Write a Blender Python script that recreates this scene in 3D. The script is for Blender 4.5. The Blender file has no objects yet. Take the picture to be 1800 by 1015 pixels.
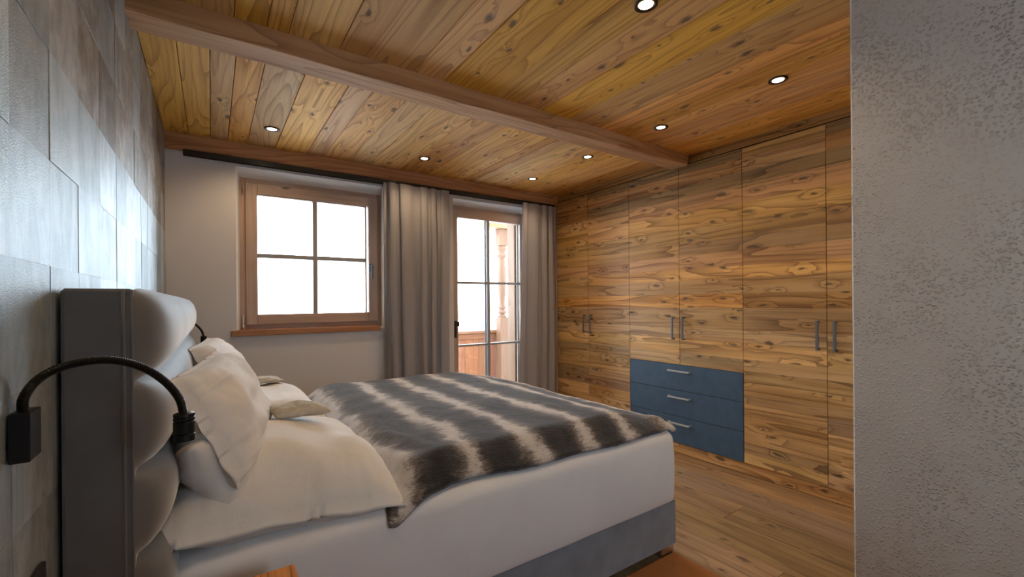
import bpy, bmesh, math, random
from math import sin, cos, pi, exp
from mathutils import Vector, Matrix, noise
random.seed(7)
SC = bpy.context.scene
COL = SC.collection

# ------------------------------------------------------------------ camera
YAW, ROLL, CAMH, FPX = .5981, .0082, 1.2424, 775.27
F = Vector((sin(YAW), cos(YAW), 0)); R = Vector((cos(YAW), -sin(YAW), 0)); U = Vector((0, 0, 1))
Rr = R * cos(ROLL) - U * sin(ROLL); Ur = U * cos(ROLL) + R * sin(ROLL)
cam = bpy.data.cameras.new('camera'); camo = bpy.data.objects.new('camera', cam); COL.objects.link(camo)
camo.matrix_world = Matrix(((Rr.x, Ur.x, -F.x, 0), (Rr.y, Ur.y, -F.y, 0), (Rr.z, Ur.z, -F.z, CAMH), (0, 0, 0, 1)))
cam.sensor_fit = 'HORIZONTAL'; cam.sensor_width = 36; cam.lens = 36 * FPX / 1800
cam.shift_y = 24.0 / 1800; cam.clip_start = .02; cam.clip_end = 200
SC.camera = camo

# ------------------------------------------------------------------ sky, exposure, lamps
SKY = 10.5
SPOT_W = 9.5
SPOT_COL = (1.0, .71, .40)
w = bpy.data.worlds.new('overcast_sky'); SC.world = w; w.use_nodes = True
nt = w.node_tree; bg = nt.nodes['Background']
tc = nt.nodes.new('ShaderNodeTexCoord'); sp = nt.nodes.new('ShaderNodeSeparateXYZ'); rp = nt.nodes.new('ShaderNodeValToRGB')
nt.links.new(tc.outputs['Generated'], sp.inputs[0]); nt.links.new(sp.outputs['Z'], rp.inputs[0])
rp.color_ramp.elements[0].position = 0.0; rp.color_ramp.elements[0].color = (.74, .86, 1.0, 1)
rp.color_ramp.elements[1].position = .6; rp.color_ramp.elements[1].color = (.78, .89, 1, 1)
nt.links.new(rp.outputs[0], bg.inputs[0]); bg.inputs[1].default_value = SKY
SC.view_settings.view_transform = 'Standard'; SC.view_settings.look = 'None'
SC.view_settings.gamma = 1; SC.view_settings.use_curve_mapping = False
SC.view_settings.exposure = .6

# room dimensions
W, D, L, ZC = 3.136, 3.749, -.254, 2.4
YF = -1.25           # wall behind the camera


# ------------------------------------------------------------------ helpers
def root(name, loc, label=None, cat=None, group=None, kind=None):
    o = bpy.data.objects.new(name, None); o.empty_display_size = .1; COL.objects.link(o); o.location = loc
    return tag(o, label, cat, group, kind)


def tag(o, label=None, cat=None, group=None, kind=None):
    if label: o['label'] = label
    if cat: o['category'] = cat
    if group: o['group'] = group
    if kind: o['kind'] = kind
    return o


def wloc(o):
    v = Vector((0, 0, 0))
    while o is not None:
        v += o.location; o = o.parent
    return v


def link(name, me, mat, parent=None, loc=None, smooth=False):
    """mesh is given in world coordinates; origin goes to its base"""
    if mat: me.materials.append(mat)
    if smooth:
        for p in me.polygons: p.use_smooth = True
    o = bpy.data.objects.new(name, me); COL.objects.link(o)
    base = wloc(parent) if parent else Vector((0, 0, 0))
    if loc is None:
        co = [v.co for v in me.vertices]
        loc = Vector((sum(c.x for c in co) / len(co), sum(c.y for c in co) / len(co), min(c.z for c in co)))
    loc = Vector(loc)
    me.transform(Matrix.Translation(-loc))
    o.location = loc - base; o.parent = parent
    return o


class MB:
    def __init__(s): s.v = []; s.f = []
    def add(s, v, f):
        n = len(s.v); s.v += [tuple(x) for x in v]; s.f += [tuple(i + n for i in q) for q in f]; return s
    def box(s, x0, x1, y0, y1, z0, z1, b=0.0):
        if b <= 0:
            return s.add([(x0, y0, z0), (x1, y0, z0), (x1, y1, z0), (x0, y1, z0), (x0, y0, z1), (x1, y0, z1), (x1, y1, z1), (x0, y1, z1)],
                         [(0, 3, 2, 1), (4, 5, 6, 7), (0, 1, 5, 4), (1, 2, 6, 5), (2, 3, 7, 6), (3, 0, 4, 7)])
        v = []
        X, Y, Z = (x0, x1), (y0, y1), (z0, z1)
        idx = {}
        for ix in (0, 1):
            for iy in (0, 1):
                for iz in (0, 1):
                    sx, sy, sz = (1, -1)[ix] * b, (1, -1)[iy] * b, (1, -1)[iz] * b
                    c = (X[ix], Y[iy], Z[iz])
                    idx[ix, iy, iz, 'x'] = len(v); v.append((c[0], c[1] + sy, c[2] + sz))
                    idx[ix, iy, iz, 'y'] = len(v); v.append((c[0] + sx, c[1], c[2] + sz))
                    idx[ix, iy, iz, 'z'] = len(v); v.append((c[0] + sx, c[1] + sy, c[2]))
        f = []
        I = idx
        f.append([I[0, a, c, 'x'] for a, c in ((0, 0), (0, 1), (1, 1), (1, 0))]); f.append([I[1, a, c, 'x'] for a, c in ((0, 0), (1, 0), (1, 1), (0, 1))])
        f.append([I[a, 0, c, 'y'] for a, c in ((0, 0), (1, 0), (1, 1), (0, 1))]); f.append([I[a, 1, c, 'y'] for a, c in ((0, 0), (0, 1), (1, 1), (1, 0))])
        f.append([I[a, c, 0, 'z'] for a, c in ((0, 0), (0, 1), (1, 1), (1, 0))]); f.append([I[a, c, 1, 'z'] for a, c in ((0, 0), (1, 0), (1, 1), (0, 1))])
        for a in (0, 1):
            for c in (0, 1):
                f.append([I[0, a, c, 'y'], I[1, a, c, 'y'], I[1, a, c, 'z'], I[0, a, c, 'z']])
                f.append([I[a, 0, c, 'x'], I[a, 1, c, 'x'], I[a, 1, c, 'z'], I[a, 0, c, 'z']])
                f.append([I[a, c, 0, 'x'], I[a, c, 1, 'x'], I[a, c, 1, 'y'], I[a, c, 0, 'y']])
                for e in (0, 1): f.append([I[a, c, e, 'x'], I[a, c, e, 'y'], I[a, c, e, 'z']])
        return s.add(v, f)
    def lathe(s, cx, cy, prof, n=24, axis='z', square=()):
        v = []; f = []
        for (r, z) in prof:
            for i in range(n):
                a = 2 * pi * i / n
                p = (cx + r * cos(a), cy + r * sin(a), z)
                v.append(p)
        for j in range(len(prof) - 1):
            for i in range(n):
                k = (i + 1) % n
                f.append((j * n + i, j * n + k, (j + 1) * n + k, (j + 1) * n + i))
        f.append(tuple(range(n - 1, -1, -1))); f.append(tuple((len(prof) - 1) * n + i for i in range(n)))
        return s.add(v, f)
    def tube(s, pts, rad, n=12, ribs=0, cap=True):
        pts = [Vector(p) for p in pts]; v = []; f = []
        up = Vector((0, 1, 0))
        for i, p in enumerate(pts):
            t = (pts[min(i + 1, len(pts) - 1)] - pts[max(i - 1, 0)]).normalized()
            a = t.cross(up)
            if a.length < 1e-3: a = t.cross(Vector((1, 0, 0)))
            a.normalize(); b = t.cross(a)
            r = rad(i) if callable(rad) else rad
            for k in range(n):
                g = 2 * pi * k / n
                v.append(p + a * r * cos(g) + b * r * sin(g))
        for j in range(len(pts) - 1):
            for k in range(n):
                q = (k + 1) % n
                f.append((j * n + k, j * n + q, (j + 1) * n + q, (j + 1) * n + k))
        if cap: f.append(tuple(range(n - 1, -1, -1))); f.append(tuple((len(pts) - 1) * n + k for k in range(n)))
        return s.add(v, f)
    def grid(s, nu, nv, fn, closed_v=False):
        v = [fn(i / nu, j / nv) for i in range(nu + 1) for j in range(nv + 1)]
        f = [(i * (nv + 1) + j, (i + 1) * (nv + 1) + j, (i + 1) * (nv + 1) + j + 1, i * (nv + 1) + j + 1) for i in range(nu) for j in range(nv)]
        return s.add(v, f)
    def obj(s, name, mat, parent=None, smooth=False, loc=None, fix=True):
        me = bpy.data.meshes.new(name); me.from_pydata(s.v, [], s.f)
        if fix:
            bm = bmesh.new(); bm.from_mesh(me); bmesh.ops.recalc_face_normals(bm, faces=bm.faces); bm.to_mesh(me); bm.free()
        return link(name, me, mat, parent, loc, smooth)


def box(name, mat, parent, x0, x1, y0, y1, z0, z1, b=0.0, **k):
    return MB().box(x0, x1, y0, y1, z0, z1, b).obj(name, mat, parent, **k)


def struct(o): o['kind'] = 'structure'; return o


def dup_tree(o, parent=None):
    c = o.copy(); COL.objects.link(c); c.parent = parent
    for ch in list(o.children): dup_tree(ch, c)
    return c


# ------------------------------------------------------------------ materials
class NT:
    def __init__(s, name):
        s.m = bpy.data.materials.new(name); s.m.use_nodes = True; s.t = s.m.node_tree
        s.b = s.t.nodes['Principled BSDF']; s.out = s.t.nodes['Material Output']
    def n(s, typ, ins=None, **kw):
        nd = s.t.nodes.new('ShaderNode' + typ)
        for k, v in kw.items(): setattr(nd, k, v)
        for k, v in (ins or {}).items(): s.set(nd.inputs[k], v)
        return nd
    def set(s, sock, v):
        if isinstance(v, bpy.types.NodeSocket): s.t.links.new(v, sock)
        elif isinstance(v, bpy.types.Node): s.t.links.new(v.outputs[0], sock)
        elif isinstance(v, (tuple, list)) and len(v) == 3 and sock.type == 'RGBA': sock.default_value = (*v, 1)
        else: sock.default_value = v
    def math(s, op, a, b=0.0, c=0.0, clamp=False):
        nd = s.t.nodes.new('ShaderNodeMath'); nd.operation = op; nd.use_clamp = clamp
        s.set(nd.inputs[0], a); s.set(nd.inputs[1], b); s.set(nd.inputs[2], c); return nd.outputs[0]
    def vmul(s, a, b):
        nd = s.t.nodes.new('ShaderNodeVectorMath'); nd.operation = 'MULTIPLY'; s.set(nd.inputs[0], a); nd.inputs[1].default_value = b; return nd.outputs[0]
    def vadd(s, a, b):
        nd = s.t.nodes.new('ShaderNodeVectorMath'); nd.operation = 'ADD'; s.set(nd.inputs[0], a); s.set(nd.inputs[1], b); return nd.outputs[0]
    def mix(s, f, a, b, bt='MIX'):
        nd = s.t.nodes.new('ShaderNodeMix'); nd.data_type = 'RGBA'; nd.blend_type = bt
        s.set(nd.inputs[0], f); s.set(nd.inputs[6], a); s.set(nd.inputs[7], b); return nd.outputs[2]
    def noise(s, v, scale, detail=2, rough=.5, dist=0.0):
        nd = s.n('TexNoise', {'Scale': scale, 'Detail': detail, 'Roughness': rough, 'Distortion': dist}); s.set(nd.inputs['Vector'], v); return nd.outputs[0]
    def step(s, v, a, b):
        nd = s.n('MapRange', {1: a, 2: b, 3: 0.0, 4: 1.0}, interpolation_type='SMOOTHSTEP'); s.set(nd.inputs[0], v); return nd.outputs[0]
    def bump(s, h, strength, dist=.01, normal=None):
        nd = s.n('Bump', {'Strength': strength, 'Distance': dist, 'Height': h})
        if normal is not None: s.set(nd.inputs['Normal'], normal)
        return nd.outputs[0]
    def geo(s): return s.n('NewGeometry').outputs['Position']
    def P(s, **kw):
        for k, v in kw.items(): s.set(s.b.inputs[k.replace('_', ' ')], v)
        return s.m


def wood(name, axis, light, mid, dark, rough=.5, ring=.55, bump=.4, knots=.62, vary=.35, rings=7.0, uscale=1.0, weather=0.3, grey=(.22, .19, .16), vax=None, kn=(4.5, 9.0), streak=.4):
    """axis: grain axis; vax: width axis. Seed comes from each plank's own object property."""
    t = NT(name); p = t.geo(); s = t.n('SeparateXYZ', {0: p})
    u = s.outputs['XYZ'.index(axis)]
    others = [a for a in 'XYZ' if a != axis]
    if vax is None: vax = others[0]
    v = s.outputs['XYZ'.index(vax)]
    wv = s.outputs['XYZ'.index([a for a in others if a != vax][0])]
    sd = t.n('Attribute', attribute_type='OBJECT', attribute_name='seed').outputs['Fac']
    us = t.math('MULTIPLY_ADD', sd, 3.71, u); vs = t.math('MULTIPLY_ADD', sd, 1.93, v)
    vec = t.n('CombineXYZ', {0: us, 1: vs, 2: wv}).outputs[0]
    kw = t.math('MULTIPLY', t.math('SUBTRACT', t.noise(t.vmul(vec, (14, 30, 30)), 1.0, 3, .6), .5), .42)
    kv = t.n('CombineXYZ', {0: t.math('ADD', kw, t.math('MULTIPLY', us, kn[0])), 1: t.math('MULTIPLY_ADD', kw, .6, t.math('MULTIPLY', vs, kn[1])), 2: t.math('MULTIPLY', sd, 5.0)}).outputs[0]
    vo = t.n('TexVoronoi', {'Vector': kv, 'Scale': 1.0, 'Randomness': 1.0}, feature='F1', voronoi_dimensions='2D')
    dist = vo.outputs['Distance']; cr = t.n('SeparateColor', {0: vo.outputs['Color']})
    on = t.math('GREATER_THAN', cr.outputs[0], knots)
    kbig = t.math('MULTIPLY', t.math('SUBTRACT', 1.0, t.step(dist, .04, .55)), on)
    kr = t.math('MULTIPLY_ADD', cr.outputs[1], .09, .045)
    kcore = t.math('MULTIPLY', t.math('SUBTRACT', 1.0, t.step(t.math('DIVIDE', dist, kr), .35, 1.6)), on)
    f1 = t.noise(t.vmul(vec, (.75 * uscale, 6.0, 6.0)), 1.0, 2, .35, .1)
    field = t.math('ADD', t.math('MULTIPLY', f1, rings), t.math('MULTIPLY', kbig, 1.0))
    rg = t.math('FRACT', field)
    rg = t.math('POWER', rg, 4.0)
    fib = t.noise(t.vmul(vec, (9, 260, 260)), 1.0, 3, .6)
    fib2 = t.noise(t.vmul(vec, (1.6, 60, 60)), 1.0, 3, .65)
    tone = t.noise(t.vmul(vec, (.9, 9, 9)), 1.0, 3, .6, .4)
    wn = t.n('TexWhiteNoise', {'W': sd}, noise_dimensions='1D')
    rnd = t.n('SeparateColor', {0: wn.outputs['Color']})
    base = t.mix(t.step(tone, .32, .68), mid, light)
    base = t.mix(t.math('MULTIPLY', rg, ring), base, dark)
    base = t.mix(t.math('MULTIPLY', t.step(fib2, .48, .72), streak), base, dark)
    base = t.mix(t.math('MULTIPLY', t.step(fib, .5, .8), .35), base, mid)
    base = t.mix(t.math('MULTIPLY', t.math('MULTIPLY', t.step(rnd.outputs[1], .55, 1.0), t.step(tone, .3, .8)), weather), base, grey)
    base = t.mix(t.math('MULTIPLY', kcore, .78), base, (.045, .036, .032))
    hv = t.n('HueSaturation', {'Hue': t.math('MULTIPLY_ADD', rnd.outputs[2], .016, .492), 'Saturation': t.math('MULTIPLY_ADD', rnd.outputs[1], -.16, 1.08),
             'Value': t.math('MULTIPLY_ADD', rnd.outputs[0], vary, 1 - vary / 2), 'Color': base})
    hgt = t.math('SUBTRACT', t.math('MULTIPLY', rg, -.5), t.math('ADD', t.math('MULTIPLY', fib2, .7), kcore))
    return t.P(Base_Color=hv.outputs[0], Roughness=t.math('MULTIPLY_ADD', rg, .12, rough), Normal=t.bump(hgt, bump, .004), Specular_IOR_Level=.35)


def plain(name, col, rough=.5, metal=0.0, **k):
    t = NT(name); t.P(Base_Color=col, Roughness=rough, Metallic=metal, **k); return t.m


def fabric(name, col, col2, scale=3.0, weave=900, bump=.15, rough=.9, sheen=.3, big=.0, bdist=.001):
    t = NT(name); p = t.geo()
    n1 = t.noise(p, scale, 4, .6); n2 = t.noise(p, weave, 1)
    h = n2
    nrm = t.bump(h, bump, bdist)
    if big:
        nrm = t.bump(t.noise(p, 16, 3, .55, .8), big, .02, nrm)
    return t.P(Base_Color=t.mix(t.step(n1, .3, .7), col, col2), Roughness=rough, Sheen_Weight=sheen, Sheen_Roughness=.4, Normal=nrm)


M = {}
M['ceil'] = wood('ceiling_larch', 'Y', (.80, .435, .12), (.63, .31, .075), (.27, .115, .035), rough=.72, ring=.65, bump=.8, knots=.72, vax='X', vary=.3, rings=13, uscale=.7, weather=.3, grey=(.42, .30, .16), streak=.35)
M['beam'] = wood('beam_larch', 'X', (.58, .30, .145), (.45, .21, .09), (.24, .095, .04), rough=.75, ring=.65, rings=11, bump=.4, knots=.9, vax='Z', vary=.1, weather=.1)
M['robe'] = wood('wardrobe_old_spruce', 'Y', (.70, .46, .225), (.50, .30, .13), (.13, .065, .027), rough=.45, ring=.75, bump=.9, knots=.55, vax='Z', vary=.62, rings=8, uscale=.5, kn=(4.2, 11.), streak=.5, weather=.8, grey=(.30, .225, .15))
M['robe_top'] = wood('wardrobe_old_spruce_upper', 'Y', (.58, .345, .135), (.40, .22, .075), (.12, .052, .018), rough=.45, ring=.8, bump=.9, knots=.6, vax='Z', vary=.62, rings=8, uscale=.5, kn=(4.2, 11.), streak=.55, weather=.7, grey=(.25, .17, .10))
M['floor'] = wood('floor_oak', 'Y', (.38, .25, .135), (.225, .145, .077), (.10, .056, .03), rough=.45, ring=.5, bump=.25, knots=.86, vax='X', vary=.42, uscale=.7, streak=.5, weather=.7, grey=(.26, .19, .125))
M['stand'] = wood('nightstand_oak', 'Y', (.68, .22, .03), (.50, .14, .015), (.14, .03, .004), rough=.35, ring=.9, bump=.4, knots=.95, vax='X', vary=.0, rings=26, uscale=.35)
M['frame'] = wood('window_frame_wood', 'Z', (.50, .37, .295), (.43, .305, .235), (.33, .215, .16), rough=.4, ring=.2, bump=.08, knots=.99, vax='X', vary=.05, weather=0)
M['frameh'] = wood('window_frame_wood_across', 'X', (.50, .37, .295), (.43, .305, .235), (.33, .215, .16), rough=.4, ring=.2, bump=.08, knots=.99, vax='Z', vary=.05, weather=0)
M['sill'] = wood('sill_wood', 'X', (.40, .19, .085), (.33, .145, .06), (.22, .09, .04), rough=.4, ring=.25, bump=.1, knots=.99, vax='Y', vary=0, weather=0)
M['larch_v'] = wood('balcony_larch', 'Z', (.25, .095, .034), (.19, .062, .021), (.10, .03, .012), rough=.6, ring=.5, bump=.25, knots=.55, vax='X', vary=.25, weather=.1)
M['larch_h'] = wood('balcony_larch_across', 'X', (.23, .10, .042), (.18, .072, .028), (.10, .033, .014), rough=.6, ring=.4, bump=.2, knots=.85, vax='Z', vary=.1, weather=.1)
M['larch_post'] = wood('balcony_post_larch', 'Z', (.15, .075, .04), (.125, .06, .031), (.09, .038, .02), rough=.6, ring=.3, bump=.1, knots=.99, vax='X', vary=.1, weather=.1)


def plaster(name, col, s1, b1, s2=160, b2=.1, d=.004, grains=False):
    t = NT(name); p = t.geo()
    v = t.n('TexNoise', {'Vector': p, 'Scale': s1, 'Detail': 3, 'Roughness': .55, 'Distortion': .6}).outputs[0]
    blobs = t.step(v, .48, .76)
    if grains:
        pw = t.vadd(p, t.vmul(t.n('TexNoise', {'Vector': p, 'Scale': 90.0, 'Detail': 2}).outputs[1], (.012, .012, .012)))
        vo = t.n('TexVoronoi', {'Vector': pw, 'Scale': s1, 'Randomness': 1.0})
        g = t.math('GREATER_THAN', t.n('SeparateColor', {0: vo.outputs['Color']}).outputs[0], .2)
        dens = t.step(t.noise(p, 5, 3), .35, .6)
        blobs = t.math('MULTIPLY', t.math('MULTIPLY', t.math('SUBTRACT', 1.0, t.step(vo.outputs['Distance'], .05, .5)), g), t.math('MULTIPLY_ADD', dens, .6, .4))
    nz = t.noise(p, s2, 2)
    nrm = t.bump(nz, b2, .002, t.bump(blobs, b1, d))
    c2 = tuple(x * .95 for x in col)
    return t.P(Base_Color=t.mix(t.noise(p, 2.0, 3), col, c2), Roughness=.92, Normal=nrm)


M['wall'] = plaster('back_wall_plaster', (.66, .635, .65), 60, .08)
M['reveal'] = plaster('window_reveal_plaster', (.80, .78, .76), 60, .05)
M['rough_wall'] = plaster('textured_plaster', (.57, .54, .515), 100, 1.0, 200, .35, .0055, True)
M['white'] = plaster('white_plaster', (.72, .69, .66), 60, .1)
M['dark'] = plain('dark_gap', (.02, .018, .016), .9)


def tile_mat():
    t = NT('wall_panel_velvet_stone'); p = t.geo()
    sd = t.n('Attribute', attribute_type='OBJECT', attribute_name='seed').outputs['Fac']
    wn = t.n('TexWhiteNoise', {'W': sd}, noise_dimensions='1D'); rnd = t.n('SeparateColor', {0: wn.outputs['Color']})
    off = t.n('CombineXYZ', {0: sd, 1: t.math('MULTIPLY', sd, 2.3), 2: t.math('MULTIPLY', sd, 1.7)}).outputs[0]
    q = t.vadd(p, off)
    n1 = t.noise(t.vmul(q, (1, 9, 3)), 1.4, 5, .65, .8)
    n2 = t.noise(t.vmul(q, (1, 1, 1)), 14, 5, .7)
    n3 = t.noise(p, 420, 2, .7)
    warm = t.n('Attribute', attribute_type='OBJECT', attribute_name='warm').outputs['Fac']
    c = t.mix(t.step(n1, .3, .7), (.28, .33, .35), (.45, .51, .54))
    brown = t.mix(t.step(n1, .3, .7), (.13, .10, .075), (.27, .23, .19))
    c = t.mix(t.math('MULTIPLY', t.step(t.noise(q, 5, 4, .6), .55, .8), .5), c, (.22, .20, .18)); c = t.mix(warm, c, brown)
    c = t.mix(t.math('MULTIPLY', t.step(n2, .42, .72), .55), c, (.50, .50, .48))
    hv = t.n('HueSaturation', {'Value': t.math('MULTIPLY_ADD', rnd.outputs[0], .6, .68), 'Color': c})
    h = t.math('ADD', t.math('MULTIPLY', n2, .5), t.math('MULTIPLY', n3, .6))
    return t.P(Base_Color=hv.outputs[0], Roughness=t.math('MULTIPLY_ADD', rnd.outputs[1], .14, .34), Metallic=.5, Normal=t.bump(h, .6, .004), Specular_IOR_Level=.7)


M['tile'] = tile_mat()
M['velvet'] = fabric('headboard_velvet', (.074, .070, .070), (.102, .098, .100), 5, 500, .2, .6, 1.0)
M['base'] = fabric('bed_base_velvet', (.19, .215, .26), (.255, .285, .335), 6, 500, .2, .8, .6)
M['linen'] = fabric('white_cotton', (.66, .63, .61), (.72, .69, .67), 4, 1200, .08, .85, .15, .12)
M['sheet'] = fabric('white_jersey_sheet', (.74, .72, .73), (.78, .76, .77), 4, 1400, .08, .9, .15, .05)
M['sachet'] = fabric('natural_linen_sachet', (.50, .46, .39), (.40, .36, .30), 30, 700, .3, .9, .1, .3)
M['rug'] = fabric('tan_rug', (.30, .115, .022), (.22, .075, .012), 3, 600, .2, .85, .2)
M['blue'] = fabric('blue_drawer_lacquer', (.046, .098, .180), (.056, .114, .205), 14, 700, .08, .55, .0)
M['black'] = plain('black_metal', (.012, .012, .014), .38, .6)
M['blackp'] = plain('black_plastic', (.015, .015, .016), .35)
M['steel'] = plain('burnished_steel', (.17, .20, .23), .4, .5)
M['pull'] = plain('brushed_drawer_pull', (.50, .55, .60), .42, .35)
M['chrome'] = plain('satin_chrome', (.55, .56, .57), .25, 1.0)
M['bronze'] = plain('bronze_ring', (.05, .032, .02), .4, .8)
M['rubber'] = plain('window_seal', (.02, .02, .022), .7)
M['snow'] = plain('pale_balcony_floor', (.75, .76, .78), .8)


def curtain_mat():
    t = NT('grey_curtain_cloth'); p = t.geo()
    n2 = t.noise(t.vmul(p, (900, 900, 400)), 1.0, 2)
    t.P(Base_Color=(.36, .34, .36), Roughness=.9, Sheen_Weight=.2, Normal=t.bump(n2, .15, .001))
    tr = t.n('BsdfTranslucent', {'Color': (.42, .40, .41)})
    mx = t.n('MixShader', {0: .18}); t.t.links.new(t.b.outputs[0], mx.inputs[1]); t.t.links.new(tr.outputs[0], mx.inputs[2])
    t.t.links.new(mx.outputs[0], t.out.inputs[0]); return t.m


M['curtain'] = curtain_mat()


def glass_mat():
    t = NT('window_glass')
    tr = t.n('BsdfTransparent', {'Color': (.93, .95, .95)}); gl = t.n('BsdfGlossy', {'Color': (1, 1, 1), 'Roughness': .0})
    fr = t.n('Fresnel', {'IOR': 1.45}); mx = t.n('MixShader', {0: fr.outputs[0]})
    t.t.links.new(tr.outputs[0], mx.inputs[1]); t.t.links.new(gl.outputs[0], mx.inputs[2]); t.t.links.new(mx.outputs[0], t.out.inputs[0]); return t.m


M['glass'] = glass_mat()
M['barg'] = plain('glazing_bar_grey_brown', (.30, .285, .28), .5)
t = NT('lit_lamp_lens'); t.P(Base_Color=(1, .9, .8), Emission_Color=(1, .83, .62), Emission_Strength=9.0); M['lens'] = t.m


def fur_mat():
    t = NT('striped_faux_fur'); p = t.geo(); s = t.n('SeparateXYZ', {0: p})
    wob = t.noise(t.vmul(p, (1.2, 2.2, 2)), 1.6, 3, .6)
    hair = t.noise(t.vmul(p, (16, 60, 40)), 1.0, 4, .7, 1.0)
    mid = t.noise(p, 7, 3, .6, .5)
    fine = t.noise(t.vmul(p, (110, 330, 330)), 1.0, 3, .7, .6)
    x = t.math('ADD', s.outputs[0], t.math('MULTIPLY', t.math('SUBTRACT', wob, .5), .14))
    x = t.math('ADD', x, t.math('MULTIPLY', t.math('SUBTRACT', hair, .5), .11))
    x = t.math('ADD', x, t.math('MULTIPLY', t.math('SUBTRACT', mid, .5), .10))
    ph = t.math('MULTIPLY', t.math('SUBTRACT', x, 1.05), 2 * pi / .265)
    c = t.math('MULTIPLY_ADD', t.math('COSINE', ph), .5, .5)
    c = t.math('ADD', c, t.math('MULTIPLY', t.math('SUBTRACT', fine, .5), .45))
    c = t.math('ADD', c, t.math('MULTIPLY', t.math('SUBTRACT', t.noise(p, 11, 3, .6), .5), .5))
    rp = t.n('ValToRGB', {0: c}); cr = rp.color_ramp
    cr.elements[0].position = .08; cr.elements[0].color = (.020, .018, .018, 1)
    cr.elements[1].position = 1.0; cr.elements[1].color = (.66, .61, .58, 1)
    e = cr.elements.new(.46); e.color = (.048, .040, .038, 1)
    e = cr.elements.new(.76); e.color = (.20, .165, .15, 1)
    h = t.math('ADD', t.math('MULTIPLY', hair, .5), t.math('MULTIPLY', fine, .5))
    return t.P(Base_Color=rp.outputs[0], Roughness=.9, Sheen_Weight=.55, Sheen_Roughness=.35, Sheen_Tint=(.85, .9, 1, 1), Normal=t.bump(h, .8, .012))


M['fur'] = fur_mat()

# ------------------------------------------------------------------ structure: floor
fl = struct(box('floor', M['dark'], None, L - .3, 3.9, YF - .2, D + .02, -.12, -.012))
fx = [L, -.03, .21, .45, .69, .93, 1.17, 1.41, 1.655, 1.90, 2.15, 2.41, 2.645, 2.89, 3.14]
joints = {8: [.2, 2.3], 9: [.968], 10: [-.6, 1.9], 11: [1.41, 3.0], 12: [1.94, .1], 13: [.0, 2.2]}
for i in range(len(fx) - 1):
    js = [YF] + joints.get(i, [random.uniform(0, 3)]) + [D]
    js.sort()
    for j in range(len(js) - 1):
        o = box('plank', M['floor'], fl, fx[i] + .0008, fx[i + 1] - .0008, js[j] + .0008, js[j + 1] - .0008, -.012, random.uniform(-.0007, 0), .0012)
        o['seed'] = random.uniform(0, 40)

# ceiling
ce = struct(box('ceiling', M['dark'], None, L - .3, 3.9, YF - .2, D + .3, ZC + .02, ZC + .2))
x1 = [L, -.122, .001, .102, .22, .398, .611, .735, .925, 1.09, 1.24, 1.355, 1.61, 1.885, 1.97, 2.05, 2.15, 2.31, 2.45, 2.66, 2.95, 3.16]
x2 = [L, -.08, .082, .199, .28, .488, .844, 1.01, 1.308, 1.468, 1.653, 1.885, 2.14, 2.28, 2.45, 2.60, 2.70, 2.85, 3.16]
for xs, y0, y1 in ((x1, 2.19, D + .01), (x2, YF, 2.17)):
    for a, b in zip(xs[:-1], xs[1:]):
        o = box('plank', M['ceil'], ce, a + .0013, b - .0013, y0, y1, ZC - random.uniform(0, .003), ZC + .02, .0022)
        o['seed'] = random.uniform(0, 40)

# beam, slightly hand hewn
mb = MB()
def beam_fn(y0, y1, zb, zt, xa, xb, n=60, amp=.003):
    v = []; f = []
    for i in range(n + 1):
        x = xa + (xb - xa) * i / n
        r = [noise.noise(Vector((x * 2.2, k * 7.0, 1))) * amp for k in range(6)]
        c = .006
        v += [(x, y0 + r[0] - .014, zt), (x, y0 + r[1], zb + c), (x, y0 + c, zb + r[2]), (x, y1 - c, zb + r[3]), (x, y1 + r[4], zb + c), (x, y1 + r[5], zt)]
    for i in range(n):
        for k in range(6):
            q = (k + 1) % 6
            f.append((i * 6 + k, i * 6 + q, (i + 1) * 6 + q, (i + 1) * 6 + k))
    f.append((5, 4, 3, 2, 1, 0)); f.append(tuple(n * 6 + k for k in range(6)))
    return MB().add(v, f)
bm_ = beam_fn(2.107, 2.258, 2.32, 2.401, L, 3.135).obj('ceiling_beam', M['beam'], None)
tag(bm_, 'reddish hand-hewn wooden beam crossing the ceiling from panelled wall to wardrobes', 'beam', kind='structure'); bm_['seed'] = 3.3
o = beam_fn(3.712, 3.752, 2.295, 2.401, L, 3.15, amp=.002).obj('trim_1', M['beam'], None); struct(o); o['seed'] = 11.2
# fascia over the wardrobes, plinth below, filler by the wall
o = struct(box('trim_2', M['robe_top'], None, 3.15, 3.19, .63, D, 2.338, ZC + .001)); o['seed'] = 5.1
o = struct(box('trim_3', M['robe'], None, 3.146, 3.19, .63, D, .0, .079)); o['seed'] = 8.4
o = struct(box('trim_4', M['frame'], None, 3.12, 3.16, 3.722, 3.747, .0, 2.335, .002)); o['seed'] = 2.4

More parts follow.
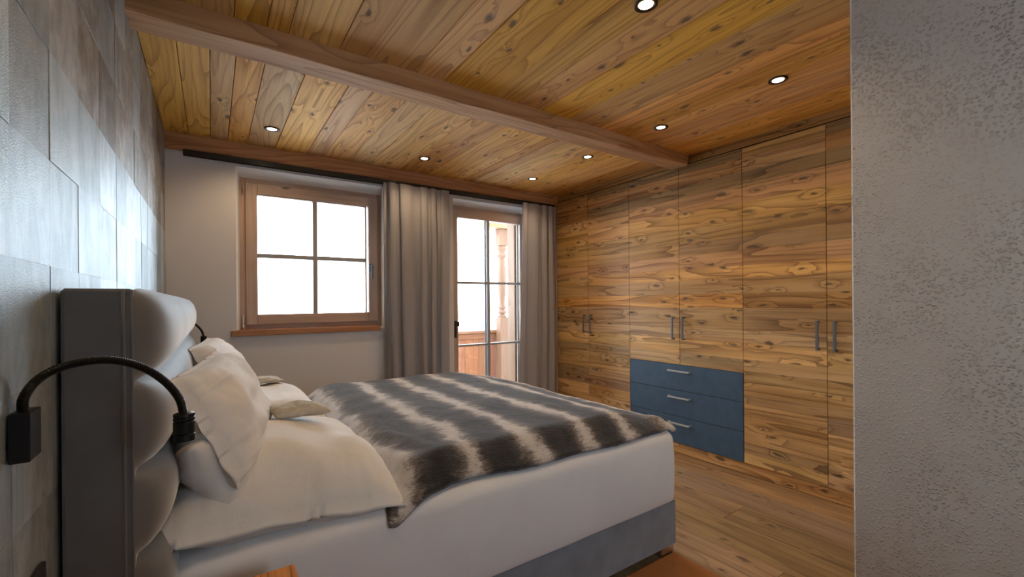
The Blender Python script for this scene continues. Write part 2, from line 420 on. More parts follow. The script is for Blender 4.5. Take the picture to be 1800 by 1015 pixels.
# left wall with panels
wl = struct(box('wall_left', M['dark'], None, L - .3, L - .006, YF - .2, D + .3, -.05, ZC + .15))
ty = [YF, -1.0, -.77, -.54, -.31, -.08, .15, .37, .57, .775, .983, 1.189, 1.406, 1.653, 1.901, 2.11, 2.315, 2.52, 2.75, 2.98, 3.2, 3.43, 3.66, D]
tz = [0, .05, .26, .47, .68, .89, 1.105, 1.318, 1.52, 1.73, 1.95, 2.16, ZC]
for i in range(len(ty) - 1):
    for j in range(len(tz) - 1):
        dx = random.uniform(0, .0022)
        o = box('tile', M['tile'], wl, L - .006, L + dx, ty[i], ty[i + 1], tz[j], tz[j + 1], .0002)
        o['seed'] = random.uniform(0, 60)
        wz = (random.uniform(.75, 1.1) if tz[j] > 1.72 else random.choice((.0, .1, .35)) if tz[j] > 1.5 else 0) * random.choice((1, 1, 1, .35))  # upper rows browner: tile tone plus the ceiling's brown reflection put into the colour
        if j < 6: wz += random.choice((.3, .45, .6))  # lower rows browned further, painting in the headboard's shade on the wall
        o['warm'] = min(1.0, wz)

# back wall: openings A (window) and B (balcony door)
WX0, WX1, WZ0, WZ1 = .150, 1.224, 1.030, 2.243
DX0, DX1, DZ1 = 1.889, 2.80, 2.229
FY = D + .12
mb = MB(); Y = D
def quad(a, b, c, d): mb.add([a, b, c, d], [(0, 1, 2, 3)])
for (a, b, c, d) in ((L - .01, WX0, 0, 2.32), (WX0, WX1, 0, WZ0), (WX0, WX1, WZ1, 2.32), (WX1, DX0, 0, 2.32), (DX0, DX1, DZ1, 2.32), (DX1, 3.3, 0, 2.32)):
    quad((a, Y, c), (b, Y, c), (b, Y, d), (a, Y, d))
quad((L - .01, Y, 2.32), (3.3, Y, 2.32), (3.3, Y, 2.45), (L - .01, Y, 2.45))
wb = mb.obj('wall_back', M['wall'], None, loc=(1.4, D, 0), fix=False); struct(wb)
mb = MB()
fx0, fx1, fz0, fz1 = .178, 1.238, 1.045, 2.194
quad((WX0, Y, WZ0), (fx0, FY, fz0), (fx0, FY, fz1), (WX0, Y, WZ1)); quad((WX1, Y, WZ1), (fx1, FY, fz1), (fx1, FY, fz0), (WX1, Y, WZ0))
quad((WX0, Y, WZ1), (fx0, FY, fz1), (fx1, FY, fz1), (WX1, Y, WZ1)); quad((WX0, Y, WZ0), (fx0, FY, fz0), (fx1, FY, fz0), (WX1, Y, WZ0))
quad((DX0, Y, 0), (DX0, FY, 0), (DX0, FY, 2.19), (DX0, Y, DZ1)); quad((DX1, Y, 0), (DX1, FY, 0), (DX1, FY, 2.19), (DX1, Y, DZ1))
quad((DX0, Y, DZ1), (DX0, FY, 2.19), (DX1, FY, 2.19), (DX1, Y, DZ1)); quad((DX0, Y, 0.0), (DX0, FY, 0.0), (DX1, FY, 0.0), (DX1, Y, 0.0))
mb.obj('reveal', M['reveal'], wb, fix=False)
mb = MB()
B0, B1 = D + .03, D + .34
for (a, b, c, d) in ((L - .3, .17, -.1, 2.6), (1.245, 1.88, -.1, 2.6), (2.83, 3.95, -.1, 2.6), (.17, 1.245, -.1, 1.04), (.17, 1.245, 2.2, 2.6), (1.88, 2.83, 2.2, 2.6), (1.88, 2.83, -.1, .0)):
    yy = D + .121 if (a in (.17, 1.88) or a == 1.245) else B0
    mb.box(a, b, D + .125, B1, c, d)
mb.obj('masonry', M['white'], wb)
# wall behind camera with an added daylight opening, wall behind the wardrobes, partition on the right
mb = MB()
mb.box(L - .3, .9, YF - .2, YF, -.1, 2.6); mb.box(1.4, 3.9, YF - .2, YF, -.1, 2.6); mb.box(.9, 1.4, YF - .2, YF, -.1, 1.0); mb.box(.9, 1.4, YF - .2, YF, 2.0, 2.6)
struct(mb.obj('wall_front', M['white'], None))
struct(box('wall_right', M['white'], None, 3.75, 3.95, YF - .2, D + .3, -.1, 2.6))
struct(box('wall_partition', M['rough_wall'], None, 1.9, 3.752, YF, .622, 0.0, ZC + .03, .006))


# windows -----------------------------------------------------------------
def win(name, x0, x1, z0, z1, y0, y1, gx, gz, fw, sash, bar, mats, leaf_inset=.03):
    """outer frame, sash, glazing bars, panes"""
    fv, fh = mats
    r = root(name, ((x0 + x1) / 2, y0, z0)); struct(r)
    def ring(nm, a0, a1, b0, b1, wd, ya, yb, par=None, bev=.003, wb=None):
        wb = wd if wb is None else wb
        box(nm, fv, r, a0, a0 + wd, ya, yb, b0, b1, bev)['seed'] = random.random() * 9
        box(nm, fv, r, a1 - wd, a1, ya, yb, b0, b1, bev)['seed'] = random.random() * 9
        box(nm, fh, r, a0 + wd, a1 - wd, ya, yb, b1 - wd, b1, bev)['seed'] = random.random() * 9
        box(nm, fh, r, a0 + wd, a1 - wd, ya, yb, b0, b0 + wb, bev)['seed'] = random.random() * 9
    ring('window_frame', x0, x1, z0, z1, fw, y0 + .012, y1)
    a0, a1, b0, b1 = x0 + fw - leaf_inset, x1 - fw + leaf_inset, z0 + fw - leaf_inset, z1 - fw + leaf_inset
    return r, ring, (a0, a1, b0, b1)


SY0, SY1 = D + .105, D + .18
wr, ring, (a0, a1, b0, b1) = win('window_1', .170, 1.245, 1.045, 2.200, SY0, SY1, 2, 2, .05, .07, .02, (M['frame'], M['frameh']), .0)
ring('sash', a0 - .006, a1 + .006, b0 - .006, b1 + .006, .076, SY0 - .012, SY1 - .01)
GX0, GX1, GZ0, GZ1 = .292, 1.098, 1.155, 2.070
ring('glazing_bead', GX0 - .012, GX1 + .012, GZ0 - .012, GZ1 + .012, .012, SY0 - .002, SY1 - .02, bev=.002)
box('glazing_bar', M['barg'], wr, .683, .717, SY0 + .002, SY1 - .02, GZ0, GZ1, .004)['seed'] = 1
box('glazing_bar', M['barg'], wr, GX0, .683, SY0 + .002, SY1 - .02, 1.598, 1.630, .004)['seed'] = 2
box('glazing_bar', M['barg'], wr, .717, GX1, SY0 + .002, SY1 - .02, 1.598, 1.630, .004)['seed'] = 2
for xa, xb in ((GX0, .683), (.717, GX1)):
    for za, zb in ((GZ0, 1.598), (1.630, GZ1)):
        MB().box(xa - .005, xb + .005, SY0 + .03, SY0 + .034, za - .005, zb + .005).obj('pane', M['glass'], wr)
# handle and hinges
mb = MB().box(1.125, 1.155, SY0 - .024, SY0 - .012, 1.515, 1.585, .003).box(1.133, 1.149, SY0 - .052, SY0 - .022, 1.548, 1.564, .003).box(1.131, 1.151, SY0 - .060, SY0 - .046, 1.452, 1.572, .004)
tag(mb.obj('window_handle', M['steel'], wr), 'grey metal lever handle')
MB().lathe(.196, SY0 - .022, [(.0085, 1.095), (.0085, 1.155), (.006, 1.160)], 14).obj('hinge', M['chrome'], wr, smooth=False)
MB().lathe(.196, SY0 - .022, [(.006, 1.062), (.010, 1.066), (.010, 1.082), (.006, 1.088)], 14).obj('hinge', M['chrome'], wr)
MB().lathe(.203, SY0 - .022, [(.006, 2.085), (.006, 2.135)], 12).obj('hinge', M['frame'], wr)
o = box('window_sill', M['sill'], wr, .117, 1.186, 3.720, SY0 + .01, 1.011, 1.053, .003)

# balcony door
dr = root('door_1', (2.35, SY0, 0)); struct(dr)
def bar(nm, mat, *a, b=.003):
    o = box(nm, mat, dr, *a, b); o['seed'] = random.random() * 9; return o
frv, frh = M['frame'], M['frameh']
bar('door_frame', frv, 1.875, 1.93, SY0 + .012, SY1, 0, 2.2); bar('door_frame', frv, 2.785, 2.84, SY0 + .012, SY1, 0, 2.2); bar('door_frame', frh, 1.93, 2.785, SY0 + .012, SY1, 2.15, 2.2)
bar('leaf_stile', frv, 1.925, 1.985, SY0 - .01, SY1 - .01, .015, 2.16); bar('leaf_stile', frv, 2.730, 2.79, SY0 - .01, SY1 - .01, .015, 2.16)
bar('leaf_rail', frh, 1.985, 2.730, SY0 - .01, SY1 - .01, 2.072, 2.16); bar('leaf_rail', frh, 1.985, 2.730, SY0 - .01, SY1 - .01, .015, .20)
bar('glazing_bar', M['barg'], 2.325, 2.358, SY0 + .0, SY1 - .02, .20, 2.072, b=.005)
zs = [.20, .806, .826, 1.427, 1.450, 2.072]
for z0_, z1_ in ((.806, .826), (1.427, 1.450)):
    for xa, xb in ((1.985, 2.325), (2.358, 2.730)): bar('glazing_bar', M['barg'], xa, xb, SY0 + .0, SY1 - .02, z0_, z1_, b=.004)
for xa, xb in ((1.985, 2.325), (2.358, 2.730)):
    for za, zb in ((.20, .806), (.826, 1.427), (1.45, 2.072)):
        MB().box(xa - .004, xb + .004, SY0 + .03, SY0 + .034, za - .004, zb + .004).obj('pane', M['glass'], dr)
        mb = MB()
        for q in ((xa, xa + .004, za, zb), (xb - .006, xb, za, zb)): mb.box(q[0], q[1], SY0 + .036, SY0 + .048, q[2], q[3])
        mb.obj('glass_spacer', M['rubber'], dr)
mb = MB().box(1.940, 1.966, SY0 - .020, SY0 - .010, .90, 1.065, .003).box(1.945, 1.961, SY0 - .05, SY0 - .018, 1.02, 1.036, .003).box(1.932, 1.975, SY0 - .058, SY0 - .044, 1.012, 1.060, .004)
tag(mb.obj('door_handle', M['blackp'], dr), 'black lever handle on its long plate')
box('threshold', M['steel'], dr, 1.88, 2.83, SY0, D + .34, -.005, .015, .002)

# unseen window added behind the camera to daylight the bed's near side
w2, ring2, _ = win('fill_window', .9, 1.4, 1.0, 2.0, YF - .12, YF - .05, 1, 1, .07, .0, .0, (M['frame'], M['frameh']), 0)
ring2('window_frame', .9, 1.4, 1.0, 2.0, .07, YF - .12, YF - .05)
box('pane', M['glass'], w2, .97, 1.33, YF - .09, YF - .086, 1.07, 1.93)

# curtain rail
mb = MB().box(-.152, 3.085, 3.690, 3.735, 2.2755, 2.294, .002).box(-.152, 3.085, 3.690, 3.697, 2.258, 2.2765).box(-.152, 3.085, 3.728, 3.735, 2.258, 2.2765)
cr_ = mb.obj('curtain_rail', M['blackp'], None)
tag(cr_, 'long black curtain rail under the wooden wall-head trim above the window', 'curtain rail')


def curtain(name, label, top, bot, ztop, zbot, amp, folds, seedv, group=None):
    """top/bot: (x left, x right). closed cloth of small thickness"""
    nu, nv = folds * 14, 40
    th = .004
    def ctr(a, b):
        k = b ** 1.3
        xl = top[0] + (bot[0] - top[0]) * k; xr = top[1] + (bot[1] - top[1]) * k
        ph = (a + .9 / folds * noise.noise(Vector((a * folds * .45, seedv * 3, b * .3)))) * folds * 2 * pi
        am = amp * (.55 + .45 * min(1, b * 4 + .2)) * (.8 + .35 * noise.noise(Vector((a * folds * .7, seedv, b * .6))))
        x = xl + (xr - xl) * a + .012 * sin(ph * 2 + 1 + seedv) * (1 - .3 * b) + .010 * noise.noise(Vector((a * 6, b * 2.5, seedv)))
        y = 3.655 + am * sin(ph + .9 * noise.noise(Vector((a * folds * .5, b * 1.2, seedv + 5)))) + .006 * noise.noise(Vector((a * 12, b * 3, seedv)))
        return Vector((x, y, ztop + (zbot - ztop) * b))
    mb = MB()
    P = [[ctr(i / nu, j / nv) for j in range(nv + 1)] for i in range(nu + 1)]
    def off(i, j, s):
        a = P[max(i - 1, 0)][j]; b = P[min(i + 1, nu)][j]; t = (b - a); n = Vector((-t.y, t.x, 0)).normalized()
        return P[i][j] + n * s * th / 2
    mb.grid(nu, nv, lambda a, b: off(round(a * nu), round(b * nv), 1)); mb.grid(nu, nv, lambda a, b: off(round(a * nu), round(b * nv), -1))
    o = mb.obj(name, M['curtain'], None, smooth=True, fix=False)
    tag(o, label, 'curtain', group)
    return o


curtain('curtain', 'wide grey floor-length curtain hanging between the window and the balcony door', (1.212, 1.792), (1.235, 1.785), 2.262, .02, .034, 5, 1.7, 'grey curtains')
curtain('curtain', 'narrow grey floor-length curtain bunched between balcony door and wooden wardrobes', (2.635, 3.075), (2.545, 3.07), 2.262, .02, .028, 5, 4.2, 'grey curtains')

# ------------------------------------------------------------------ balcony outside
bal = struct(box('balcony_floor', M['snow'], None, .5, 5.2, D + .345, 5.3, -.2, -.06)); bal['label'] = 'pale balcony floor outside the glazed door'
rl = root('balcony_railing', (3.0, 5.1, -.06), 'orange larch balcony railing of upright boards behind the glass door', 'railing')
x = 1.3; k = 0
while x < 4.9:
    wd = random.choice((.17, .19, .21, .15))
    o = box('board', M['larch_v'], rl, x + .002, x + wd - .002, 5.09, 5.115, .0, .80, .003); o['seed'] = random.uniform(0, 30); x += wd
box('top_rail', M['larch_h'], rl, 1.25, 5.0, 5.03, 5.14, .835, .870, .004)['seed'] = 4
box('rail_board', M['larch_h'], rl, 1.25, 5.0, 5.065, 5.092, .765, .832, .004)['seed'] = 7
pr_ = [(.058, -.06)]
po = root('balcony_post', (3.285, 4.99, -.06), 'turned pale larch post carrying the balcony roof, standing at the railing', 'post')
px_, py_ = 3.22, 4.96
PS = .0
mb = MB().box(px_ - .064, px_ + .064, py_ - .06, py_ + .06, -.06, 1.04, .006); mb.obj('lower_block', M['larch_post'], po)
prof = [(.050, 1.035), (.060, 1.045), (.060, 1.06), (.040, 1.075), (.040, 1.085), (.058, 1.10), (.060, 1.115), (.050, 1.13), (.040, 1.14), (.052, 1.16), (.054, 1.18), (.036, 1.20),
        (.038, 1.22), (.044, 1.30), (.053, 1.42), (.056, 1.52), (.053, 1.64), (.047, 1.74), (.043, 1.80), (.043, 1.83), (.060, 1.845), (.062, 1.86), (.060, 1.875), (.044, 1.89), (.046, 1.92), (.060, 1.94), (.062, 1.96), (.058, 1.985), (.048, 2.0)]
MB().lathe(px_, py_, prof, 28).obj('turned_shaft', M['larch_post'], po, smooth=True)
box('upper_block', M['larch_post'], po, px_ - .064, px_ + .064, py_ - .06, py_ + .06, 1.995, 2.22, .006)
rf = box('balcony_roof_beam', M['larch_h'], None, 2.95, 5.2, 4.86, 5.12, 2.218, 2.33, .004); rf['seed'] = 3
tag(rf, 'pale horizontal beam resting on top of the turned balcony post', 'beam')
sh = box('outer_door_jamb', M['larch_post'], None, 2.722, 2.79, D + .195, D + .335, .0, 2.198, .004); sh['seed'] = 2
tag(sh, 'pale wooden jamb board at the right of the balcony door outside', 'trim'); sh['kind'] = 'structure'

# ------------------------------------------------------------------ wardrobes
rows = [.082, .161, .231, .316, .411, .506, .581, .656, .74, .821, .937, 1.024, 1.187, 1.292, 1.403, 1.494, 1.604, 1.70, 1.82, 1.945, 2.07, 2.16, 2.263, 2.328]
rseed = [random.uniform(0, 40) for _ in rows]
XD = W     # face of doors


def handle_v(parent, y, z0, z1):
    mb = MB().box(XD - .034, XD - .024, y - .0075, y + .0075, z0, z1, .001).box(XD - .03, XD + .002, y - .006, y + .006, z0 + .001, z0 + .013).box(XD - .03, XD + .002, y - .006, y + .006, z1 - .013, z1 - .001)
    mb.obj('handle', M['steel'], parent)


def handle_h(parent, yc, z, ln=.2):
    mb = MB().box(XD - .034, XD - .024, yc - ln / 2, yc + ln / 2, z - .0065, z + .0065, .001).box(XD - .03, XD + .002, yc - ln / 2, yc - ln / 2 + .012, z - .006, z + .006).box(XD - .03, XD + .002, yc + ln / 2 - .012, yc + ln / 2, z - .006, z + .006)
    mb.obj('handle', M['pull'], parent)


def door(parent, y0, y1, z0, z1, hy):
    d = bpy.data.objects.new('door', None); COL.objects.link(d); d.parent = parent
    base = wloc(parent); d.location = Vector((XD, (y0 + y1) / 2, z0)) - base
    g = .0016
    for i in range(len(rows) - 1):
        a, b = max(rows[i], z0), min(rows[i + 1], z1)
        if b - a < .01: continue
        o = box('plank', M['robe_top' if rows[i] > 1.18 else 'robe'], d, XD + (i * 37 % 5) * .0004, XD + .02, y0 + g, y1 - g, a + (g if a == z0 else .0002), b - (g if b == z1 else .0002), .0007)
        o['seed'] = rseed[i] + random.choice((0, 0, 0, .013)); 
    handle_v(d, hy, .926, 1.112)
    return d


def carcass(parent, y0, y1):
    box('carcass', M['dark'], parent, XD + .021, 3.74, y0 + .002, y1 - .002, .079, 2.335)


A = root('wardrobe', (3.4, 3.215, .0), 'old-wood two-door wardrobe in the corner beside the narrow curtain', 'wardrobe')
carcass(A, 2.709, 3.72); door(A, 3.239, 3.72, .082, 2.328, 3.285); door(A, 2.709, 3.239, .082, 2.328, 3.19)
Bw = root('wardrobe', (3.4, 2.19, .0), 'old-wood wardrobe with three blue drawers below its two doors', 'wardrobe')
carcass(Bw, 1.675, 2.709)
door(Bw, 2.192, 2.709, .723, 2.328, 2.242); door(Bw, 1.675, 2.192, .723, 2.328, 2.148)
for z0_, z1_, hz in ((.082, .297, .245), (.299, .511, .457), (.513, .722, .671)):
    d = box('drawer', M['blue'], Bw, XD - .001, XD + .02, 1.675 + .0025, 2.709 - .0025, z0_ + .001, z1_ - .001, .0012)
    handle_h(d, 2.193, hz)
Cw = root('wardrobe', (3.4, 1.15, .0), 'old-wood two-door wardrobe beside the rough plastered wall', 'wardrobe')
carcass(Cw, .635, 1.675); door(Cw, 1.155, 1.675, .082, 2.328, 1.199); door(Cw, .635, 1.155, .082, 2.328, 1.106)

# ------------------------------------------------------------------ ceiling spots
def spot(loc, label):
    r = root('ceiling_spot', loc, label, 'ceiling light', 'recessed ceiling spots')
    z = 0
    prof = [(.046, .0015), (.046, -.003), (.040, -.0045), (.031, -.003), (.029, .002)]
    me = MB(); n = 32; v = []; f = []
    for (rr, zz) in prof:
        for i in range(n): v.append((loc[0] + rr * cos(2 * pi * i / n), loc[1] + rr * sin(2 * pi * i / n), loc[2] + zz))
    for j in range(len(prof) - 1):
        for i in range(n): q = (i + 1) % n; f.append((j * n + i, j * n + q, (j + 1) * n + q, (j + 1) * n + i))
    me.add(v, f).obj('trim_ring', M['bronze'], r, smooth=True)
    MB().lathe(loc[0], loc[1], [(.027, loc[2] - .0015), (.027, loc[2] + .001)], 24).obj('lens', M['lens'], r)
    ld = bpy.data.lights.new('spot_bulb', 'SPOT'); ld.energy = SPOT_W; ld.color = SPOT_COL; ld.spot_size = math.radians(150); ld.spot_blend = .6; ld.shadow_soft_size = .03
    lo = bpy.data.objects.new('bulb', ld); COL.objects.link(lo); lo.parent = r; lo.location = (0, 0, -.014)
    return r


sl = ZC - .0035
for x, y, lb in ((.337, 3.29, 'recessed spot nearest the left wall, in front of the window'), (1.413, 3.30, 'recessed spot over the curtain beside the window, middle of the far row'),
                 (2.493, 3.30, 'recessed spot nearest the corner above the balcony door'), (2.485, 2.56, 'recessed spot just behind the beam near the wardrobes'),
                 (2.476, 1.86, 'recessed spot just in front of the beam near the wardrobes'), (2.463, 1.12, 'recessed spot nearest the rough plastered wall'),
                 (1.405, 1.12, 'recessed spot cut by the top edge of the photograph'), (.34, .86, 'recessed spot above the bedside table by the panelled wall')):
    spot((x, y, sl), lb)

# ------------------------------------------------------------------ bed
bed = root('bed', (.88, 2.24, 0), 'double bed with quilted grey headboard, white sheet and blue-grey base', 'bed')
BY0, BY1, BX0, BX1 = 1.347, 3.15, -.13, 1.888
box('box_spring', M['base'], bed, BX0, BX1, BY0, BY1, .045, .262, .006)
for (x, y) in ((1.78, 1.44), (1.78, 3.06), (-.05, 1.44), (-.05, 3.06)):
    box('leg', M['chrome'], bed, x - .045 + .05, x + .1, y - .083, y + .06, .0, .0445, .002)


def rounded_slab(x0, x1, y0, y1, z0, z1, r, n=6, bulge=.0, seedv=0, nx=60, ny=50, rb=.012):
    """soft mattress: lathe-like rounded box by rings of outline"""
    rings = []
    prof = [(rb, z0)] + [(rb * (1 - sin(a)), z0 + rb * (1 - cos(a))) for a in [pi / 2 * (i + 1) / 3 for i in range(3)]]
    prof += [(-bulge * sin(pi * k / 8), z0 + rb + (z1 - r - z0 - rb) * k / 8) for k in range(1, 8)]
    prof += [(r * (1 - cos(a)), z1 - r + r * sin(a)) for a in [pi / 2 * i / n for i in range(n + 1)]]
    mb = MB(); v = []; f = []
    cr = .07
    def outline(inset):
        pts = []
        c = max(cr - inset * .3, .02)
        X0, X1, Y0, Y1 = x0 + inset, x1 - inset, y0 + inset, y1 - inset
        for (cx, cy, a0) in ((X1 - c, Y0 + c, -pi / 2), (X1 - c, Y1 - c, 0), (X0 + c, Y1 - c, pi / 2), (X0 + c, Y0 + c, pi)):
            for i in range(9):
                a = a0 + pi / 2 * i / 8; pts.append((cx + c * cos(a), cy + c * sin(a)))
            # straight run
            nxt = {-pi / 2: (X1, Y0 + c, X1, Y1 - c), 0: (X1 - c, Y1, X0 + c, Y1), pi / 2: (X0, Y1 - c, X0, Y0 + c), pi: (X0 + c, Y0, X1 - c, Y0)}[a0]
            for i in range(1, 30):
                q = i / 30; pts.append((nxt[0] + (nxt[2] - nxt[0]) * q, nxt[1] + (nxt[3] - nxt[1]) * q))
        return pts
    for (ins, z) in prof:
        pts = outline(ins); n_ = len(pts)
        for (x, y) in pts:
            zz = z + .004 * noise.noise(Vector((x * 2.5, y * 2.5, seedv))) * (1 if z > z0 + .1 else 0)
            dn = .003 * noise.noise(Vector((x * 5, y * 5, z * 9 + seedv)))
            v.append((x + dn, y + dn, zz))
    m = len(prof)
    for j in range(m - 1):
        for i in range(n_):
            q = (i + 1) % n_; f.append((j * n_ + i, j * n_ + q, (j + 1) * n_ + q, (j + 1) * n_ + i))
    f.append(tuple((m - 1) * n_ + i for i in range(n_))); f.append(tuple(range(n_ - 1, -1, -1)))
    return mb.add(v, f)


o = rounded_slab(-.118, 1.90, 1.335, 3.16, .264, .612, .06, 7, .004, 3).obj('mattress', M['sheet'], bed, smooth=True)
tag(o, 'thick mattress in a tight white fitted sheet')
# headboard
hb = MB().box(-.246, -.1355, 1.213, 3.275, .0, 1.277, .006).obj('headboard', M['velvet'], bed)
zs_ = [1.282, 1.080, .884, .70, .47]
for k in range(4):
    zt, zb = zs_[k], zs_[k + 1]; zc, H = (zt + zb) / 2, (zt - zb)
    def fn(a, b, zc=zc, H=H, k=k):
        y = 1.2132 + (3.2748 - 1.2132) * a
        e = min(a, 1 - a) * 2.046
        end = (1 - exp(-e / .055)) ** .8 if e > 0 else 0
        q = abs(2 * b - 1)
        pf = max(0, 1 - q ** 2.4) ** .55
        z = zc + H / 2 * (2 * b - 1) * (1 - .05 * (1 - end))
        bul = .0005 + .066 * end
        wr = .004 * noise.noise(Vector((y * 4.5, z * 6, k))) * end
        return Vector((-.1365 + bul * pf + wr * pf, y, z + .010 * (1 - end) * (1 if k else -.5)))
    mb = MB().grid(120, 16, fn)
    o = mb.obj('cushion_roll', M['velvet'], hb, smooth=True, fix=False)
for yy in (1.2135, 3.2745):
    MB().tube([(-.152, yy + (.0 if yy < 2 else 0), z) for z in [i * .1275 for i in range(11)]], .0035, 8).obj('piping', M['velvet'], hb, smooth=True)
MB().tube([(-.139, 1.2150, z) for z in [i * .1275 for i in range(11)]], .0035, 8).obj('piping', M['velvet'], hb, smooth=True)

# duvet under the throw
def duvet_h(x, y):
    a = min(1, max(0, (x - .44) / .22)); b = min(1, max(0, (1.90 - x) / .42)); c = min(1, max(0, (y - 1.365) / .10)); d = min(1, max(0, (3.14 - y) / .14))
    sm = lambda q: q * q * (3 - 2 * q)
    base = .085 * (sm(a) * .55 + .45) * (sm(b) * .8 + .2) * (sm(c) ** .7 * .9 + .1) * (sm(d) * .8 + .2)
    body = base * (1 + .16 * noise.noise(Vector((x * 2.4, y * 2.2, 3)))) + .006 * noise.noise(Vector((x * 9, y * 7, 1))) * sm(c)
    return .614 + body


dv = MB().grid(50, 60, lambda a, b: (lambda x, y: Vector((x, y, duvet_h(x, y) - .008)))(.455 + a * 1.40, 1.48 + b * 1.62))
dvb = MB().grid(50, 60, lambda a, b: (lambda x, y: Vector((x, y, .6175)))(.455 + a * 1.40, 1.48 + b * 1.62))
dv.add(dvb.v, dvb.f)
edge = []
nu, nv = 50, 60
def ix(i, j, k): return k * (nu + 1) * (nv + 1) + i * (nv + 1) + j
for i in range(nu):
    edge += [(ix(i, 0, 0), ix(i + 1, 0, 0), ix(i + 1, 0, 1), ix(i, 0, 1)), (ix(i, nv, 0), ix(i, nv, 1), ix(i + 1, nv, 1), ix(i + 1, nv, 0))]
for j in range(nv):
    edge += [(ix(0, j, 0), ix(0, j, 1), ix(0, j + 1, 1), ix(0, j + 1, 0)), (ix(nu, j, 0), ix(nu, j + 1, 0), ix(nu, j + 1, 1), ix(nu, j, 1))]
dv.f += edge
o = dv.obj('duvet', M['linen'], None, smooth=True)
tag(o, 'white duvet lying under the striped fur throw, a corner peeping out by the pillows', 'duvet')

# throw
def throw_pt(a, b):
    # a along x (head to foot), b across: near edge 0, far 1
    xh = .462 + .03 * noise.noise(Vector((b * 4, 2, 0))) - .02 * exp(-((b - .0) / .08) ** 2)
    xf = 1.893 + .012 * noise.noise(Vector((b * 5, 8, 0)))
    x = xh + (xf - xh) * a
    ye = 1.352 + .018 * noise.noise(Vector((a * 3.5, 5, 0))) - .030 * exp(-(a / .11) ** 2) + .012 * exp(-((a - .25) / .1) ** 2)
    yfar = 3.165
    y = ye + (yfar - ye) * b
    h = duvet_h(x, max(y, 1.36)) + .020
    # edges fall on to the mattress
    if y < 1.40:
        q = (1.40 - y) / .07
        h -= .035 * q * q
    if y > 3.10: h -= .05 * ((y - 3.10) / .065) ** 2
    if x > 1.84:
        h -= .045 * ((x - 1.84) / .05) ** 2
    # folds running in from the near corner at the head end
    fold = exp(-((x - .50) / .14) ** 2) * exp(-((y - 1.62) / .22) ** 2)
    h += .010 * fold * sin((x - .45) * 60 + (y - 1.4) * 14)
    h -= .030 * exp(-((x - .47) / .05) ** 2)
    h += .010 * noise.noise(Vector((x * 5 + 3, y * 3.2, 9))) * min(1, (y - 1.3) * 3)
    h += .0025 * noise.noise(Vector((x * 26, y * 22, 4)))
    # small roll of the hem at the near foot corner
    h += .018 * exp(-((x - 1.84) / .045) ** 2 - ((y - 1.40) / .05) ** 2)
    if y > 1.395: h = max(h, .634)
    elif y > 1.335: h = max(h, .572 + math.sqrt(.0036 - (1.395 - y) ** 2))
    return Vector((x, y, h))


nu, nv = 150, 170
mb = MB().grid(nu, nv, throw_pt)
top_v = list(mb.v)
m2 = MB().grid(nu, nv, lambda a, b: throw_pt(a, b) - Vector((0, 0, .014)))
mb.add(m2.v, m2.f)
ed = []
for i in range(nu): ed += [(ix(i, 0, 0), ix(i + 1, 0, 0), ix(i + 1, 0, 1), ix(i, 0, 1)), (ix(i, nv, 0), ix(i, nv, 1), ix(i + 1, nv, 1), ix(i + 1, nv, 0))]
for j in range(nv): ed += [(ix(0, j, 0), ix(0, j, 1), ix(0, j + 1, 1), ix(0, j + 1, 0)), (ix(nu, j, 0), ix(nu, j + 1, 0), ix(nu, j + 1, 1), ix(nu, j, 1))]
mb.f += ed
th_ = mb.obj('fur_throw', M['fur'], None, smooth=True)
tag(th_, 'faux-fur throw striped in charcoal and cream spread over the bed', 'throw')


# pillows -----------------------------------------------------------------
def pillow(name, mat, C, A, B, T, label, cat, group, back=.5, n=56, pinch=.07, wr=.010, sd=0, droop=None, flange=.0, pw=2.2, ex=.62):
    C, A, B, T = Vector(C), Vector(A), Vector(B), Vector(T)
    Tn = T.length; N = T.normalized()
    def pt(a, b, side):
        u, v = 2 * a - 1, 2 * b - 1
        # ease grid to the rim
        u = math.copysign(abs(u) ** .8, u); v = math.copysign(abs(v) ** .8, v)
        pu = u * (1 - pinch * (1 - v * v) * abs(u) ** 2); pv = v * (1 - pinch * (1 - u * u) * abs(v) ** 2)
        # round corners slightly
        cc = (abs(u) * abs(v)) ** 8
        pu *= 1 - .03 * cc; pv *= 1 - .03 * cc
        fl = 1 - flange
        hu = max(0, 1 - (abs(u) / fl) ** pw) ** ex; hv = max(0, 1 - (abs(v) / fl) ** pw) ** ex
        th = hu * hv
        # radial wrinkles from the rim
        w1 = noise.noise(Vector((u * 2.2 + sd, v * 2.2, sd * 1.3)))
        w2 = noise.noise(Vector((u * 9 + sd, v * 3, 4.0 + sd))) * (1 - th) + noise.noise(Vector((u * 3 + sd, v * 9, 7.0 + sd))) * (1 - th)
        rim = min(1, (1 - max(abs(u), abs(v))) * 8)
        off = N * ((Tn * th * (1 + .18 * w1) + (wr * w2 + wr * .6 * w1) * rim) * (1 if side > 0 else -back))
        off += N * (.0018 if side > 0 else -.0018) * (1 if rim > 0 else 0)
        p = C + A * pu + B * pv + off
        p += N * (wr * .8 * noise.noise(Vector((u * 3 + 9, v * 3 + sd, 2))) * max(abs(u), abs(v)) ** 3)
        if droop: p += Vector(droop(u, v))
        return p
    mb = MB().grid(n, n, lambda a, b: pt(a, b, 1)); m2 = MB().grid(n, n, lambda a, b: pt(a, b, -1)); mb.add(m2.v, m2.f)
    me = bpy.data.meshes.new(name); me.from_pydata(mb.v, [], mb.f)
    bm = bmesh.new(); bm.from_mesh(me); bmesh.ops.remove_doubles(bm, verts=bm.verts, dist=.0006); bmesh.ops.recalc_face_normals(bm, faces=bm.faces); bm.to_mesh(me); bm.free()
    o = link(name, me, mat, None, None, True); tag(o, label, cat, group)
    return o


